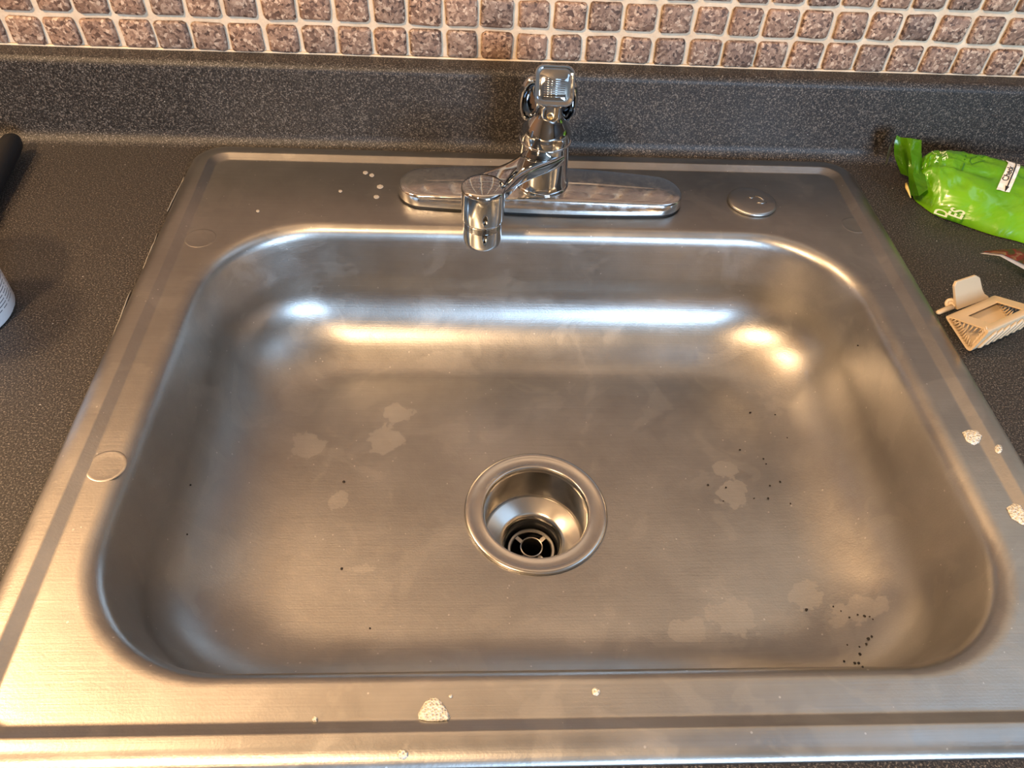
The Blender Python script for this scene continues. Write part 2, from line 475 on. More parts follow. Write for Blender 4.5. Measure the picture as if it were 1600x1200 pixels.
# deck hole cover
cp = at(1175, 315, .003)
cap = thing('hole_cover', 'small round steel cover disc on the sink deck right of the faucet', 'hole cover', (cp.x, cp.y, .0014))
o = obj('cover_disc', lathe([(.0200, 0), (.0222, .0004), (.0226, .0014), (.0220, .0026), (.0204, .0034), (.0150, .0038), (.0004, .0040)], 48, (0, 0, 0), False, True), STEEL, cap, True)
bm = bmesh.new()
for pts in ([(-.003, .004), (-.001, .002), (.002, .0035)], [(.004, .006), (.008, .003), (.010, -.001)], [(.003, -.005), (.008, -.006), (.012, -.004)]):
    tube(bm, [(x, y, .0041) for x, y in pts], .0005, 5)
o = obj('water_film', bm, STEEL, cap, True)

# ---------------------------------------------------------------- faucet
FXc, FYc = .0062, .2065
faucet = thing('faucet', 'chrome single lever kitchen faucet with swivel spout and long deck plate', 'faucet', (FXc, FYc, .0014), math.radians(-1.6))
def plate_loop(ins, z, dome=0):
    hx = .1290 - ins
    pts = []
    for p in rloop(-hx, hx, -.0225 + ins, .0225 - ins, max(.0215 - ins, .001), 0, 12, 16):
        t = 1 - (p.x / .129) ** 2
        y = p.y * (1 + .27 * max(t, 0)) if ins < .02 else p.y * 1.2
        pts.append(Vector((p.x, y, z + dome * max(t, 0))))
    return pts
bm = bmesh.new()
bridge(bm, [plate_loop(.0010, .0), plate_loop(.0010, .0022)], False, True)
obj('gasket', bm, RUBBER, faucet, False)
bm = bmesh.new()
bridge(bm, [plate_loop(0, .0022), plate_loop(0, .0030), plate_loop(.0006, .0095, .0040), plate_loop(.0014, .0108, .0043), plate_loop(.0026, .0114, .0044), plate_loop(.0060, .0116, .0046), plate_loop(.0150, .0119, .0047), plate_loop(.0215, .0119, .0047)], False, True)
obj('deck_plate', bm, PLATE, faucet, True, 60)
col = lathe([(.0240, .0160), (.0240, .0174), (.0232, .0184), (.0226, .0188), (.0223, .0200), (.0217, .0240), (.0214, .0560), (.0215, .0580)], 56)
obj('body_column', col, CHROME, faucet, True, 40)
ring = lathe([(.0214, .0580), (.0224, .0584), (.0226, .0592), (.0224, .0600), (.0216, .0603)], 56)
obj('swivel_ring', ring, CHROME, faucet, True)
# head: narrows upward from the ring, oval in plan
bm = bmesh.new()
n = 48; lo = []
for z, a, bq, yo in ((.0603, .0216, .0216, 0), (.0640, .0219, .0216, 0), (.0680, .0213, .0208, -.0003), (.0720, .0200, .0192, -.0010), (.0760, .0180, .0170, -.0022), (.0800, .0155, .0142, -.0038), (.0840, .0130, .0115, -.0056), (.0880, .0110, .0092, -.0074), (.0930, .0096, .0076, -.0090), (.0990, .0088, .0064, -.0098), (.1050, .0084, .0050, -.0100)):
    lo.append([Vector((.0022 * max(0, z - .08) / .025 + a * math.cos(2 * PI * i / n), yo + bq * math.sin(2 * PI * i / n), z)) for i in range(n)])
bridge(bm, lo, False, True)
obj('head', bm, CHROME, faucet, True)
# lever: scooped side lobes, neck and ribbed thumb pad
lever = bpy.data.objects.new('lever', None)
bm = bmesh.new()
TL = Matrix.Rotation(math.radians(52), 3, 'X')      # pad plane faces up and towards the bowl
neckl = []
for z, a, bq, yo in ((.0960, .0098, .0070, -.0094), (.1010, .0096, .0062, -.0096), (.1080, .0105, .0050, -.0098), (.1110, .0110, .0042, -.0098)):
    neckl.append([Vector((.0022 + a * math.copysign(abs(math.cos(q)) ** .7, math.cos(q)), yo + bq * math.copysign(abs(math.sin(q)) ** .8, math.sin(q)), z)) for q in [2 * PI * i / 28 for i in range(28)]])
bridge(bm, neckl, True, True)
lev = obj('lever', bm, CHROME, faucet, True, 50)
for s, dx in ((-1, -.0018), (1, .0015)):
    # side lobe: a rounded crescent plate with raised rim
    bm = bmesh.new()
    cx_ = s * .0128 + dx; pts = []
    nn = 30
    tilt = Matrix.Rotation(math.radians(12), 3, 'X') @ Matrix.Rotation(math.radians(-14 * s), 3, 'Z')
    for i in range(nn):
        a = 2 * PI * i / nn
        pts.append(Vector((.0095 * math.cos(a), 0, .0215 * math.sin(a))))
    c0 = Vector((cx_, .000, .0935))
    inner = [[c0 + tilt @ (Vector((p.x * k, yy, p.z * k))) for p in pts] for k, yy in ((1.0, .003), (1.0, -.0012), (.93, -.0022), (.84, -.0020), (.80, -.0006), (.60, .0010), (.3, .0018), (.02, .0020))]
    bridge(bm, inner, True, True)
    lb = obj('side_lobe', bm, CHROME, lev, True, 60)
bm = bmesh.new()
PC = Vector((.0028, -.0120, .1128))
def padloop(hx, hy, r, z): return [PC + TL @ Vector((p.x, p.y, z)) for p in rloop(-hx, hx, -hy, hy, r, 0, 6, 3)]
bridge(bm, [padloop(.0146, .0142, .006, -.0035), padloop(.0158, .0156, .007, -.0020), padloop(.0160, .0158, .007, .0), padloop(.0156, .0154, .0066, .0010), padloop(.0142, .0140, .0055, .0012), padloop(.0134, .0132, .0050, .0006), padloop(.0116, .0114, .0042, .0006), padloop(.0110, .0108, .0040, .0010)], True, True)
pad = obj('thumb_pad', bm, CHROME, lev, True, 60)
bm = bmesh.new()
for k in range(9):
    y = -.0088 + k * .0017
    tube(bm, [PC + TL @ Vector((-.0084, y, .0010)), PC + TL @ Vector((.0084, y, .0010))], .00036, 6)
obj('grip_ridges', bm, CHROME, lev, True)
sc = Vector((.0010, -.0168, .0890))
bm = bmesh.new()
m3 = Matrix.Rotation(math.radians(76), 3, 'X')
bridge(bm, [[sc + m3 @ Vector((r * math.cos(q), r * math.sin(q), z)) for q in [2 * PI * i / 20 for i in range(20)]] for r, z in ((.0030, -.001), (.0030, .0005), (.0022, .0006), (.0020, -.0003), (.0002, -.0003))], False, True)
o = obj('set_screw', bm, AMBER, lev, True, 50); o['label'] = 'small brassy set screw in the lever neck'

# spout
SP = Vector((-.0515, -.0800, 0))       # outlet centre relative to the column
d2 = SP.normalized()
side = Vector((-d2.y, d2.x, 0))
secs = []
path = [(.004, .0480, .0166, .0060), (.014, .0480, .0160, .0060), (.024, .0484, .0142, .0060), (.034, .0492, .0122, .0060), (.044, .0504, .0114, .0060), (.054, .0518, .0116, .0060), (.064, .0532, .0128, .0060), (.074, .0545, .0146, .0060), (.084, .0556, .0160, .0060), (.094, .0562, .0166, .0060)]
bm = bmesh.new()
for dist, z, wv, hv in path:
    c_ = d2 * dist + Vector((0, 0, z))
    bend = side * (.0062 * max(0, 1 - dist / .062))
    c_ = c_ + bend
    secs.append([c_ + side * wv * math.copysign(abs(math.cos(q)) ** .45, math.cos(q)) + Vector((0, 0, hv * math.copysign(abs(math.sin(q)) ** .45, math.sin(q)))) for q in [2 * PI * i / 32 for i in range(32)]])
bridge(bm, secs, True, True)
sp = obj('spout', bm, CHROME, faucet, True, 45)
hd = SP
bm = lathe([(.0150, .0320), (.0166, .0326), (.0170, .0340), (.0174, .0450), (.0176, .0590), (.0173, .0612), (.0164, .0624), (.0130, .0632), (.0080, .0638), (.0004, .0640)], 56, (hd.x, hd.y, 0), True, True)
obj('spout_head', bm, CHROME, sp, True, 70)
prof = [(.0120, .0085), (.0138, .0088), (.0150, .0100), (.0157, .0135), (.0160, .0260)]
for k in range(4):
    z = .0262 + k * .0013
    prof += [(.0155, z), (.0161, z + .0006), (.0161, z + .0011)]
prof += [(.0161, .0322)]
bm = lathe(prof, 48, (hd.x, hd.y, 0), True, True)
obj('aerator', bm, CHROME, sp, True, 40)

# ---------------------------------------------------------------- green bag
GREEN, nt, b = mat('green_foil')
pos = coords(nt)
c = ramp(nt, noise(nt, pos, 16, 2), [(.35, (.085, .29, .002)), (.65, (.15, .38, .002))]).outputs[0]
nt.links.new(c, b.inputs['Base Color']); b.inputs['Roughness'].default_value = .30
b.inputs['Coat Weight'].default_value = .4; b.inputs['Coat Roughness'].default_value = .12
bump(nt, b, noise(nt, pos, 30, 3, .5, .8), .55, .006)
INKW = simple('print_cream', (.80, .86, .55), .4)[0]
INKP = simple('print_pale_green', (.62, .78, .40), .4)[0]
INKG = simple('print_dark_green', (.03, .14, .01), .4)[0]
INKK = simple('print_black', (.012, .012, .012), .4)[0]
LABW = simple('print_white', (.85, .82, .76), .4)[0]
low = [at(1424, 288, .004), at(1430, 308, .003), at(1441, 320, .002), at(1462, 334, .002), at(1500, 348, .002), at(1550, 365, .002), at(1606, 380, .002)]
upp = [at(1434, 262, .020), at(1436, 250, .022), at(1446, 240, .022), at(1462, 236, .022), at(1500, 236, .022), at(1555, 244, .020), at(1615, 268, .018)]
low += [low[-1] + Vector((.05, -.035, 0)), low[-1] + Vector((.11, -.060, 0))]
upp += [upp[-1] + Vector((.05, -.012, 0)), upp[-1] + Vector((.10, -.03, 0))]
def curve(pl, s):
    x = s * (len(pl) - 1); i = min(int(x), len(pl) - 2); f = x - i
    p0, p1, p2, p3 = pl[max(i - 1, 0)], pl[i], pl[i + 1], pl[min(i + 2, len(pl) - 1)]
    return .5 * ((2 * p1) + (p2 - p0) * f + (2 * p0 - 5 * p1 + 4 * p2 - p3) * f * f + (3 * p1 - p0 - 3 * p2 + p3) * f ** 3)
def bag_pt(s, t, off=0.0):
    a, b2 = curve(low, s), curve(upp, s)
    p = a.lerp(b2, t)
    bul = math.sqrt(max(0, 1 - (2 * t - 1) ** 2 * .98)) - .14
    hgt = .030 * min(1, .35 + s * 2.6) * (1 if s < .85 else 1 - (s - .85) * 4)
    zb = .002 + (b2.z - .002) * t * .55
    q = mnoise.noise(Vector((s * 9, t * 5, 1.3))) * .0035 + abs(mnoise.noise(Vector((s * 14, t * 9 + s * 6, 4.1)))) * -.0065 * (1.3 - s)
    crease = -.003 * math.exp(-((t - .52 + .10 * s) / .03) ** 2) * (s > .12) * (s < .6)
    return Vector((p.x, p.y, max(.0025, zb + hgt * max(bul, 0) + q * (1 if .03 < t < .97 else 0) + crease + off)))
bag = thing('snack_bag', 'crumpled bright green foil bag lying on the counter right of the sink', 'bag', at(1500, 320, 0))
bagm = Matrix.Translation(-bag.location)
bm = bmesh.new()
NS, NT = 60, 34
g_ = [[bm.verts.new(bagm @ bag_pt(i / NS, j / NT)) for j in range(NT + 1)] for i in range(NS + 1)]
gb = [[bm.verts.new(bagm @ Vector((bag_pt(i / NS, j / NT).x, bag_pt(i / NS, j / NT).y, .0008 + .008 * (j / NT) ** 3))) for j in range(NT + 1)] for i in range(NS + 1)]
for i in range(NS):
    for j in range(NT):
        bm.faces.new((g_[i][j], g_[i + 1][j], g_[i + 1][j + 1], g_[i][j + 1]))
        bm.faces.new((gb[i][j], gb[i][j + 1], gb[i + 1][j + 1], gb[i + 1][j]))
for i in range(NS):
    bm.faces.new((g_[i][0], gb[i][0], gb[i + 1][0], g_[i + 1][0])); bm.faces.new((g_[i][NT], g_[i + 1][NT], gb[i + 1][NT], gb[i][NT]))
for j in range(NT):
    bm.faces.new((g_[0][j], g_[0][j + 1], gb[0][j + 1], gb[0][j])); bm.faces.new((g_[NS][j], gb[NS][j], gb[NS][j + 1], g_[NS][j + 1]))
obj('pouch', bm, GREEN, bag, True, 70)
# the crimped header standing up at the left end
def sheet(name, rows, mt, parent, thick=.0005, n=10, wob=.002):
    bm = bmesh.new()
    R_ = len(rows); gr = []
    for i in range(n + 1):
        x = i / n * (R_ - 1); k = min(int(x), R_ - 2); f = x - k
        a0, a1 = rows[k], rows[k + 1]
        ln = []
        for j in range(n + 1):
            y = j / n * (len(a0) - 1); m_ = min(int(y), len(a0) - 2); g2 = y - m_
            p = a0[m_].lerp(a0[m_ + 1], g2).lerp(a1[m_].lerp(a1[m_ + 1], g2), f)
            p = p + Vector((0, -1, .4)) * wob * mnoise.noise(p * 70)
            ln.append(bm.verts.new(Matrix.Translation(-parent.location) @ p))
        gr.append(ln)
    for i in range(n):
        for j in range(n): bm.faces.new((gr[i][j], gr[i + 1][j], gr[i + 1][j + 1], gr[i][j + 1]))
    r = bmesh.ops.solidify(bm, geom=bm.faces[:], thickness=thick)
    return obj(name, bm, mt, parent, True, 60)
sheet('crimped_header', [
    [at(1401, 211, .042), at(1408, 215, .040), at(1424, 216, .044), at(1440, 219, .042)],
    [at(1397, 225, .034), at(1410, 232, .032), at(1422, 240, .036), at(1439, 236, .034)],
    [at(1398, 245, .022), at(1413, 250, .022), at(1424, 262, .026), at(1436, 262, .026)],
    [at(1407, 271, .008), at(1420, 276, .012), at(1426, 286, .014), at(1437, 292, .016)]], GREEN, bag)
sheet('neck_fold', [
    [at(1421, 240, .034), at(1431, 238, .034), at(1438, 236, .033)],
    [at(1419, 268, .022), at(1428, 272, .024), at(1442, 262, .022)],
    [at(1422, 305, .006), at(1436, 306, .018), at(1450, 296, .022)]], GREEN, bag, wob=.003)
sheet('clear_seal_edge', [
    [at(1401, 211, .041), at(1399, 212, .041)],
    [at(1394, 225, .030), at(1390, 228, .030)],
    [at(1391, 240, .018), at(1386, 242, .018)],
    [at(1386, 256, .006), at(1383, 258, .006)]], simple('clear_film', (.30, .30, .18), .3)[0], bag, wob=.0005)['label'] = 'thin translucent edge strip of the bag seal'
bm = bmesh.new()
cc = at(1419, 293, .004)
for k in range(2): pass
tube(bm, [Matrix.Translation(-bag.location) @ at(x, y, z) for x, y, z in ((1416, 287, .006), (1417, 293, .006), (1420, 300, .004), (1423, 309, .002))], [.0012, .0016, .0012, .0005], 6)
obj('yellow_tear_tab', bm, simple('dull_yellow', (.75, .55, .18), .5)[0], bag, True)

def st_of(px, py):
    best = None
    for i in range(81):
        for j in range(61):
            p = bag_pt(i / 80, j / 60)
            q = RM.transposed() @ (p - CAM)
            u, v = 800 + F * q.x / -q.z, 600 - F * q.y / -q.z
            d = (u - px) ** 2 + (v - py) ** 2
            if best is None or d < best[0]: best = (d, i / 80, j / 60)
    return best[1], best[2]
def flat_mesh(cv_text, size):
    cu = bpy.data.curves.new('txt', 'FONT'); cu.body = cv_text; cu.size = size; cu.align_x = 'CENTER'; cu.align_y = 'CENTER'
    cu.offset = size * .02
    to = bpy.data.objects.new('txt', cu); C.objects.link(to)
    bpy.context.view_layer.update()
    me = bpy.data.meshes.new_from_object(to.evaluated_get(bpy.context.evaluated_depsgraph_get()))
    bpy.data.objects.remove(to); return me
BVB = None
def on_bag(name, verts2, faces, c, xdir, ydir, mt, off=.0009):
    """print laid over the bag: a flat drawing dropped straight down on the surface"""
    global BVB
    if BVB is None:
        po = [o_ for o_ in bag.children if o_.name.startswith('pouch')][0].data
        BVB = BVHTree.FromPolygons([v.co + bag.location for v in po.vertices], [list(p.vertices) for p in po.polygons])
    vv = []
    for x, y in verts2:
        p = c + xdir * x + ydir * y
        h = BVB.ray_cast(Vector((p.x, p.y, .3)), Vector((0, 0, -1)))
        z = h[0].z if h[0] is not None else c.z
        vv.append(Vector((p.x, p.y, z + off)) - bag.location)
    me = bpy.data.meshes.new(name); me.from_pydata(vv, [], faces)
    return link(name, me, mt, bag)
def dirs(p0, p1, p2, z=.03):
    """directions on the bag of the drawing's x (p0->p1) and y (p0->p2)"""
    a = at(*p0, z); x = at(*p1, z) - a; y = at(*p2, z) - a
    return a, x.normalized(), y.normalized()
def dense(me, mx):
    bm = bmesh.new(); bm.from_mesh(me)
    bmesh.ops.triangulate(bm, faces=bm.faces)
    for _ in range(3):
        es = [e for e in bm.edges if e.calc_length() > mx]
        if not es: break
        bmesh.ops.subdivide_edges(bm, edges=es, cuts=1, use_grid_fill=False)
        bmesh.ops.triangulate(bm, faces=bm.faces)
    bmesh.ops.dissolve_degenerate(bm, dist=1e-6, edges=bm.edges)
    v = [(q.co.x, q.co.y) for q in bm.verts]; bm.verts.index_update()
    f = [[q.index for q in p.verts] for p in bm.faces]; bm.free()
    return v, f
def write(txt, size, p0, p1, p2, z, mt, name='lettering'):
    v, f = dense(flat_mesh(txt, size), .004)
    c, xd, yd = dirs(p0, p1, p2, z)
    on_bag(name, v, f, c, xd, yd, mt)
write('D', .0160, (1471, 334), (1475, 324), (1459, 330), .012, INKW)
write('ES', .0175, (1495, 335), (1506, 317), (1481, 330), .014, INKW)
write('KNOW', .0085, (1455, 248), (1459, 257), (1466, 243), .026, INKP)
write('LATE', .0085, (1471, 248), (1474, 259), (1482, 245), .028, INKP)
# white instruction strip with arrow
def poly(name, pts, z, mt, off=.0009):
    wp = [at(*p, z) for p in pts]; c = wp[0]
    me = bpy.data.meshes.new('tmp'); me.from_pydata([((q - c).x, (q - c).y, 0) for q in wp], [], [list(range(len(wp)))])
    v, f = dense(me, .003)
    return on_bag(name, v, f, Vector((c.x, c.y, z)), Vector((1, 0, 0)), Vector((0, 1, 0)), mt, off)
poly('instruction_strip', [(1567, 244), (1588, 251), (1588, 256), (1594, 257), (1580, 296), (1560, 291), (1571, 262), (1566, 251)], .030, LABW)
poly('arrow', [(1585.5, 256), (1587.5, 256.5), (1576, 290), (1578, 290.5), (1573, 295), (1572, 288.5), (1574, 289.5)], .030, INKK, .0014)
v, f = dense(flat_mesh('Check', .0072), .004)
c_, xd, yd = dirs((1573, 275), (1577, 265), (1567, 273), .030)
on_bag('lettering', v, f, c_, xd, yd, INKK, .0014)
def inkline(pts, z, wd, name='printed_drawing'):
    wp = [at(*p, z) for p in pts]; vv = []; ff = []
    for i, p in enumerate(wp):
        d = (wp[min(i + 1, len(wp) - 1)] - wp[max(i - 1, 0)]); d = Vector((-d.y, d.x, 0)).normalized() * wd
        vv += [(p.x + d.x, p.y + d.y), (p.x - d.x, p.y - d.y)]
        if i: ff.append([2 * i - 2, 2 * i, 2 * i + 1, 2 * i - 1])
    on_bag(name, vv, ff, Vector((0, 0, 0)), Vector((1, 0, 0)), Vector((0, 1, 0)), INKG)
inkline([(1526, 240), (1532, 237), (1537, 242), (1536, 248), (1531, 250), (1526, 247), (1522, 250), (1516, 249), (1514, 254), (1517, 258)], .03, .0004)
inkline([(1511, 238), (1508, 245), (1506, 252)], .03, .0005)
inkline([(1506, 257), (1504, 264)], .03, .0006)
inkline([(1517, 258), (1526, 257), (1535, 256), (1541, 255)], .03, .0004)

# ---------------------------------------------------------------- folded glossy leaflet at right
CARD, nt, b = mat('glossy_leaflet')
g = coords(nt)
c = ramp(nt, noise(nt, g, 60, 3, .6, 1.5), [(.30, (.05, .10, .02)), (.45, (.10, .08, .02)), (.57, (.28, .04, .025)), (.70, (.35, .28, .12))]).outputs[0]
nt.links.new(c, b.inputs['Base Color']); b.inputs['Roughness'].default_value = .28
PAPER = simple('paper_white', (.78, .74, .70), .6)[0]
leaf = thing('leaflet', 'folded glossy leaflet with a white edge behind the beige clip', 'leaflet', at(1600, 430, 0))
A0, A1, A2 = at(1532, 396, .020), at(1562, 400, .024), at(1606, 424, .020)
B0, B1, B2 = at(1547, 393, .022), at(1582, 391, .025), at(1640, 389, .020)
up1 = Vector((0, 0, .0014))
sheet('white_page', [[B0, B1, B2], [A0, A1, A2]], PAPER, leaf, .0022, 8, .0)
ins = [a_.lerp(b_, .10) + up1 for a_, b_ in ((A0, B0), (A1, B1), (A2, B2))]
sheet('printed_cover', [[B0 + up1, B1 + up1, B2 + up1], ins], CARD, leaf, .0006, 8, .0)
g0 = at(1606, 424, .020)
sheet('lower_leaf', [[B2 - up1 * 3, Vector((B2.x + .01, B2.y, .002))], [A2 - up1 * 3, Vector((A2.x + .02, A2.y + .01, .002))]], CARD, leaf, .0008, 6, 0)

# ---------------------------------------------------------------- beige plastic clip
BEIGE, nt, b = simple('beige_plastic', (.58, .45, .29), .45)
b.inputs['Subsurface Weight'].default_value = .06; b.inputs['Subsurface Radius'].default_value = (.004, .002, .001)
bump(nt, b, noise(nt, coords(nt), 300, 2), .08, .0006)
P_A = at(1474, 491, .0050); P_B = at(1514, 552, .0030); P_C = at(1548, 516, .0260)
EX = at(1585, 519, .003) - at(1514, 552, .003); EX.z = 0
EX = EX * 1.06
clip = thing('plastic_holder', 'beige plastic hinged holder with comb teeth on the counter beside the sink rim', 'holder', (P_B.x, P_B.y, 0))
off_ = Matrix.Translation(-Vector((P_B.x, P_B.y, 0)))
tri = [P_A, P_B, P_C]; cen = (P_A + P_B + P_C) / 3
def tri_loop(k, shift=0.0, rr=.16, n=5):
    out = []
    T_ = [cen + (q - cen) * k for q in tri]
    for i in range(3):
        p, a0, a1 = T_[i], T_[i - 1], T_[(i + 1) % 3]
        s0 = p.lerp(a0, rr); s1 = p.lerp(a1, rr)
        for j in range(n + 1):
            t = j / n
            out.append(s0 * (1 - t) ** 2 + p * 2 * t * (1 - t) + s1 * t * t + EX * shift)
        q0 = s1; q1 = a1.lerp(p, rr)
        for j in range(1, 6): out.append(q0.lerp(q1, j / 6) + EX * shift)
    return out
ring_n = 33
# outer shell with a rectangular window cut in the side C-A
def shell(bm):
    ext = [[p for p in tri_loop(1, s)] for s in (0, .18, .5, .84, 1)]
    inn = [[p for p in tri_loop(.85, s)] for s in (0, .18, .5, .84, 1)]
    vo = [[bm.verts.new(off_ @ p) for p in l] for l in ext]; vi = [[bm.verts.new(off_ @ p) for p in l] for l in inn]
    n = len(vo[0])
    # indices of straight side C->A : last side (starts after corner C)
    seg = 11
    def iswin(i, s): return 2 * seg + 5 <= i < 2 * seg + 10 and s in (1, 2)
    for s in range(4):
        for i in range(n):
            j = (i + 1) % n
            if iswin(i, s): continue
            bm.faces.new((vo[s][i], vo[s][j], vo[s + 1][j], vo[s + 1][i]))
            bm.faces.new((vi[s][j], vi[s][i], vi[s + 1][i], vi[s + 1][j]))
    for s, fl in ((0, 0), (4, 1)):
        for i in range(n):
            j = (i + 1) % n
            bm.faces.new((vo[s][j], vo[s][i], vi[s][i], vi[s][j]))
    a, b3 = 2 * seg + 5, 2 * seg + 10
    for i in range(a, b3):
        bm.faces.new((vo[1][i], vi[1][i], vi[1][i + 1] if i + 1 < n else vi[1][0], vo[1][i + 1] if i + 1 < n else vo[1][0]))
        bm.faces.new((vo[3][i + 1] if i + 1 < n else vo[3][0], vi[3][i + 1] if i + 1 < n else vi[3][0], vi[3][i], vo[3][i]))
    for s in (1, 2):
        for i in (a, b3 % n):
            bm.faces.new((vo[s][i], vo[s + 1][i], vi[s + 1][i], vi[s][i]))
bm = bmesh.new(); shell(bm)
sh = obj('triangular_sleeve', bm, BEIGE, clip, True, 38)
# comb teeth inside both open ends
def tooth(p, d, ln):
    bm = bmesh.new(); p = off_ @ p
    tube(bm, [p, p + d * ln * .6, p + d * ln], [.0009, .0007, .0002], 6)
    return obj('tooth', bm, BEIGE, clip, True)
cdir = {0: (tri[0], tri[1]), 1: (tri[1], tri[2]), 2: (tri[2], tri[0])}
for e, (a, b3) in cdir.items():
    cnt = (11, 9, 8)[e]
    for sft in (.03, .97):
        for k in range(cnt):
            t = .12 + .78 * k / (cnt - 1)
            p = cen + (a.lerp(b3, t) - cen) * .86 + EX * sft
            inn = Vector((0, 0, 1)) if e < 2 else Vector((0, 0, -1))
            dd = ((cen + EX * sft - p).normalized() * .5 + inn * .9 + EX.normalized() * (-.15 if sft < .5 else .15)).normalized()
            tooth(p, dd, random.uniform(.0055, .0075) * (.8 if e == 1 else 1))
# ribs across the outer right face B-C
for k in range(7):
    bm = bmesh.new()
    s = .10 + k * .135
    a = tri[1].lerp(tri[2], .16) + EX * (s + .0); c2 = tri[1].lerp(tri[2], .80) + EX * (s + .10)
    nrm = (tri[2] - tri[1]).cross(EX).normalized()
    if nrm.z > 0 and nrm.y > 0: nrm = -nrm
    if (cen - tri[1]).dot(nrm) > 0: nrm = -nrm
    tube(bm, [off_ @ (a + nrm * .0002), off_ @ (a.lerp(c2, .1) + nrm * .0009), off_ @ (a.lerp(c2, .9) + nrm * .0009), off_ @ (c2 + nrm * .0002)], [.0008, .0014, .0014, .0008], 6)
    obj('rib', bm, BEIGE, clip, True)
# upright flap hinged on the left edge
fz = Vector((0, 0, 1))
p0 = at(1494, 479, .009); p1 = at(1534, 464, .009)
q0_ = at(1489, 441, .031); q1_ = at(1529, 428, .031)
outl = [(-.01, -.12), (-.03, .1), (.0, .85), (.10, 1.0), (.86, 1.0), (1.0, .85), (1.0, .35), (1.06, .12), (1.22, -.05), (1.22, -.14)]
fn = (p1 - p0).cross(q0_ - p0).normalized()
def flp(x, y): return p0.lerp(p1, x).lerp(q0_.lerp(q1_, x), y)
bm = bmesh.new()
fa = [off_ @ (flp(x, y) + fn * .0012) for x, y in outl]; fb = [off_ @ (flp(x, y) - fn * .0012) for x, y in outl]
bridge(bm, [fa, fb], True, True)
bmesh.ops.bevel(bm, geom=[e for e in bm.edges], offset=.0004, segments=1, affect='EDGES')
obj('flap', bm, BEIGE, clip, False)
# hinge barrel and lever tab
hp = at(1485, 474, .009)
ax = (p0 - hp); ax.z = 0; ax.normalize()
bm = bmesh.new()
vdir = (CAM - hp).normalized()
for r0, r1, dd in ((.0042, .0, 0),):
    q = vdir.to_track_quat('Z', 'Y').to_matrix()
    bridge(bm, [[off_ @ (hp + q @ Vector((r * math.cos(2 * PI * i / 20), r * math.sin(2 * PI * i / 20), z))) for i in range(20)] for r, z in ((.0042, -.004), (.0042, .0012), (.0036, .0018), (.0021, .0018), (.0019, .0004), (.0002, .0004))], True, True)
obj('hinge_knuckle', bm, BEIGE, clip, True, 40)
bm = bmesh.new()
q0, q1 = at(1464, 489, .0055), at(1488, 479, .008)
dq = (q1 - q0).normalized()
tube(bm, [off_ @ q0, off_ @ q0.lerp(q1, .1), off_ @ q1], [(.0014, .0010), (.0022, .0016), (.0026, .0018)], 8)
obj('lever_tab', bm, BEIGE, clip, True)

# ---------------------------------------------------------------- left edge of the counter
# black handled utensil, only the rounded end of its handle shows
hp0, hp1 = at(24, 214, .014), at(-40, 330, .012)
ut = thing('knife', 'black rounded utensil handle lying on the counter at the left edge', 'knife', (hp1.x, hp1.y, 0))
o2 = Matrix.Translation(-ut.location)
bm = bmesh.new()
pts = [hp0.lerp(hp1, t) for t in (0, .03, .08, .16, .5, 1)]
tube(bm, [o2 @ p for p in pts], [(.0006, .0006), (.006, .006), (.0085, .009), (.0095, .010), (.0100, .0105), (.0095, .010)], 20)
obj('handle', bm, simple('matte_black', (.006, .006, .007), .55)[0], ut, True)
bm = bmesh.new()
dv = (hp1 - hp0).normalized(); sd = Vector((-dv.y, dv.x, 0))
b0 = hp1; b1 = hp1 + dv * .16
for zz in (0,):
    L2 = [[o2 @ (p + sd * wv * s_ + Vector((0, 0, z2))) for s_, z2 in ((-1, -.0008), (1, -.0008), (1, .0008), (-1, .0008))] for p, wv in ((b0, .012), (b0.lerp(b1, .6), .011), (b0.lerp(b1, .9), .006), (b1, .0008))]
bridge(bm, L2, True, True)
obj('blade', bm, CHROME, ut)
# white tub with dark ring lines, only its near right side shows
tc = at(18, 500, 0) + Vector((-.0405, .004, 0))
tub = thing('white_tub', 'round white tub with thin dark ribbed lines at the left picture edge', 'tub', (tc.x, tc.y, 0))
TUBW, nt, b = simple('tub_white', (.74, .75, .78), .45)
geo = N(nt, 'ShaderNodeNewGeometry'); spx = N(nt, 'ShaderNodeSeparateXYZ'); nt.links.new(geo.outputs['Position'], spx.inputs[0])
zz = spx.outputs[2]
wv = mth(nt, 'FRACT', mth(nt, 'MULTIPLY', zz, 360))
band = mth(nt, 'MULTIPLY', mth(nt, 'LESS_THAN', wv, .28), mth(nt, 'GREATER_THAN', zz, .010))
band = mth(nt, 'MULTIPLY', band, mth(nt, 'GREATER_THAN', noise(nt, coords(nt, (1, 1, .4)), 220, 2), .42))
nt.links.new(mix(nt, band, (.74, .75, .78), (.10, .11, .14)), b.inputs['Base Color'])
obj('tub_wall', lathe([(.034, 0), (.0385, .0008), (.0400, .0030), (.0402, .0200), (.0395, .055), (.0400, .062), (.0385, .063), (.0375, .055), (.0375, .004), (.0010, .003)], 56, (0, 0, 0), True, True), TUBW, tub, True, 40)
obj('tub_lid', lathe([(.0415, .0605), (.0425, .0625), (.0425, .0690), (.0405, .0705), (.0300, .0700), (.0005, .0700)], 56, (0, 0, 0), False, True), TUBW, tub, True, 40)

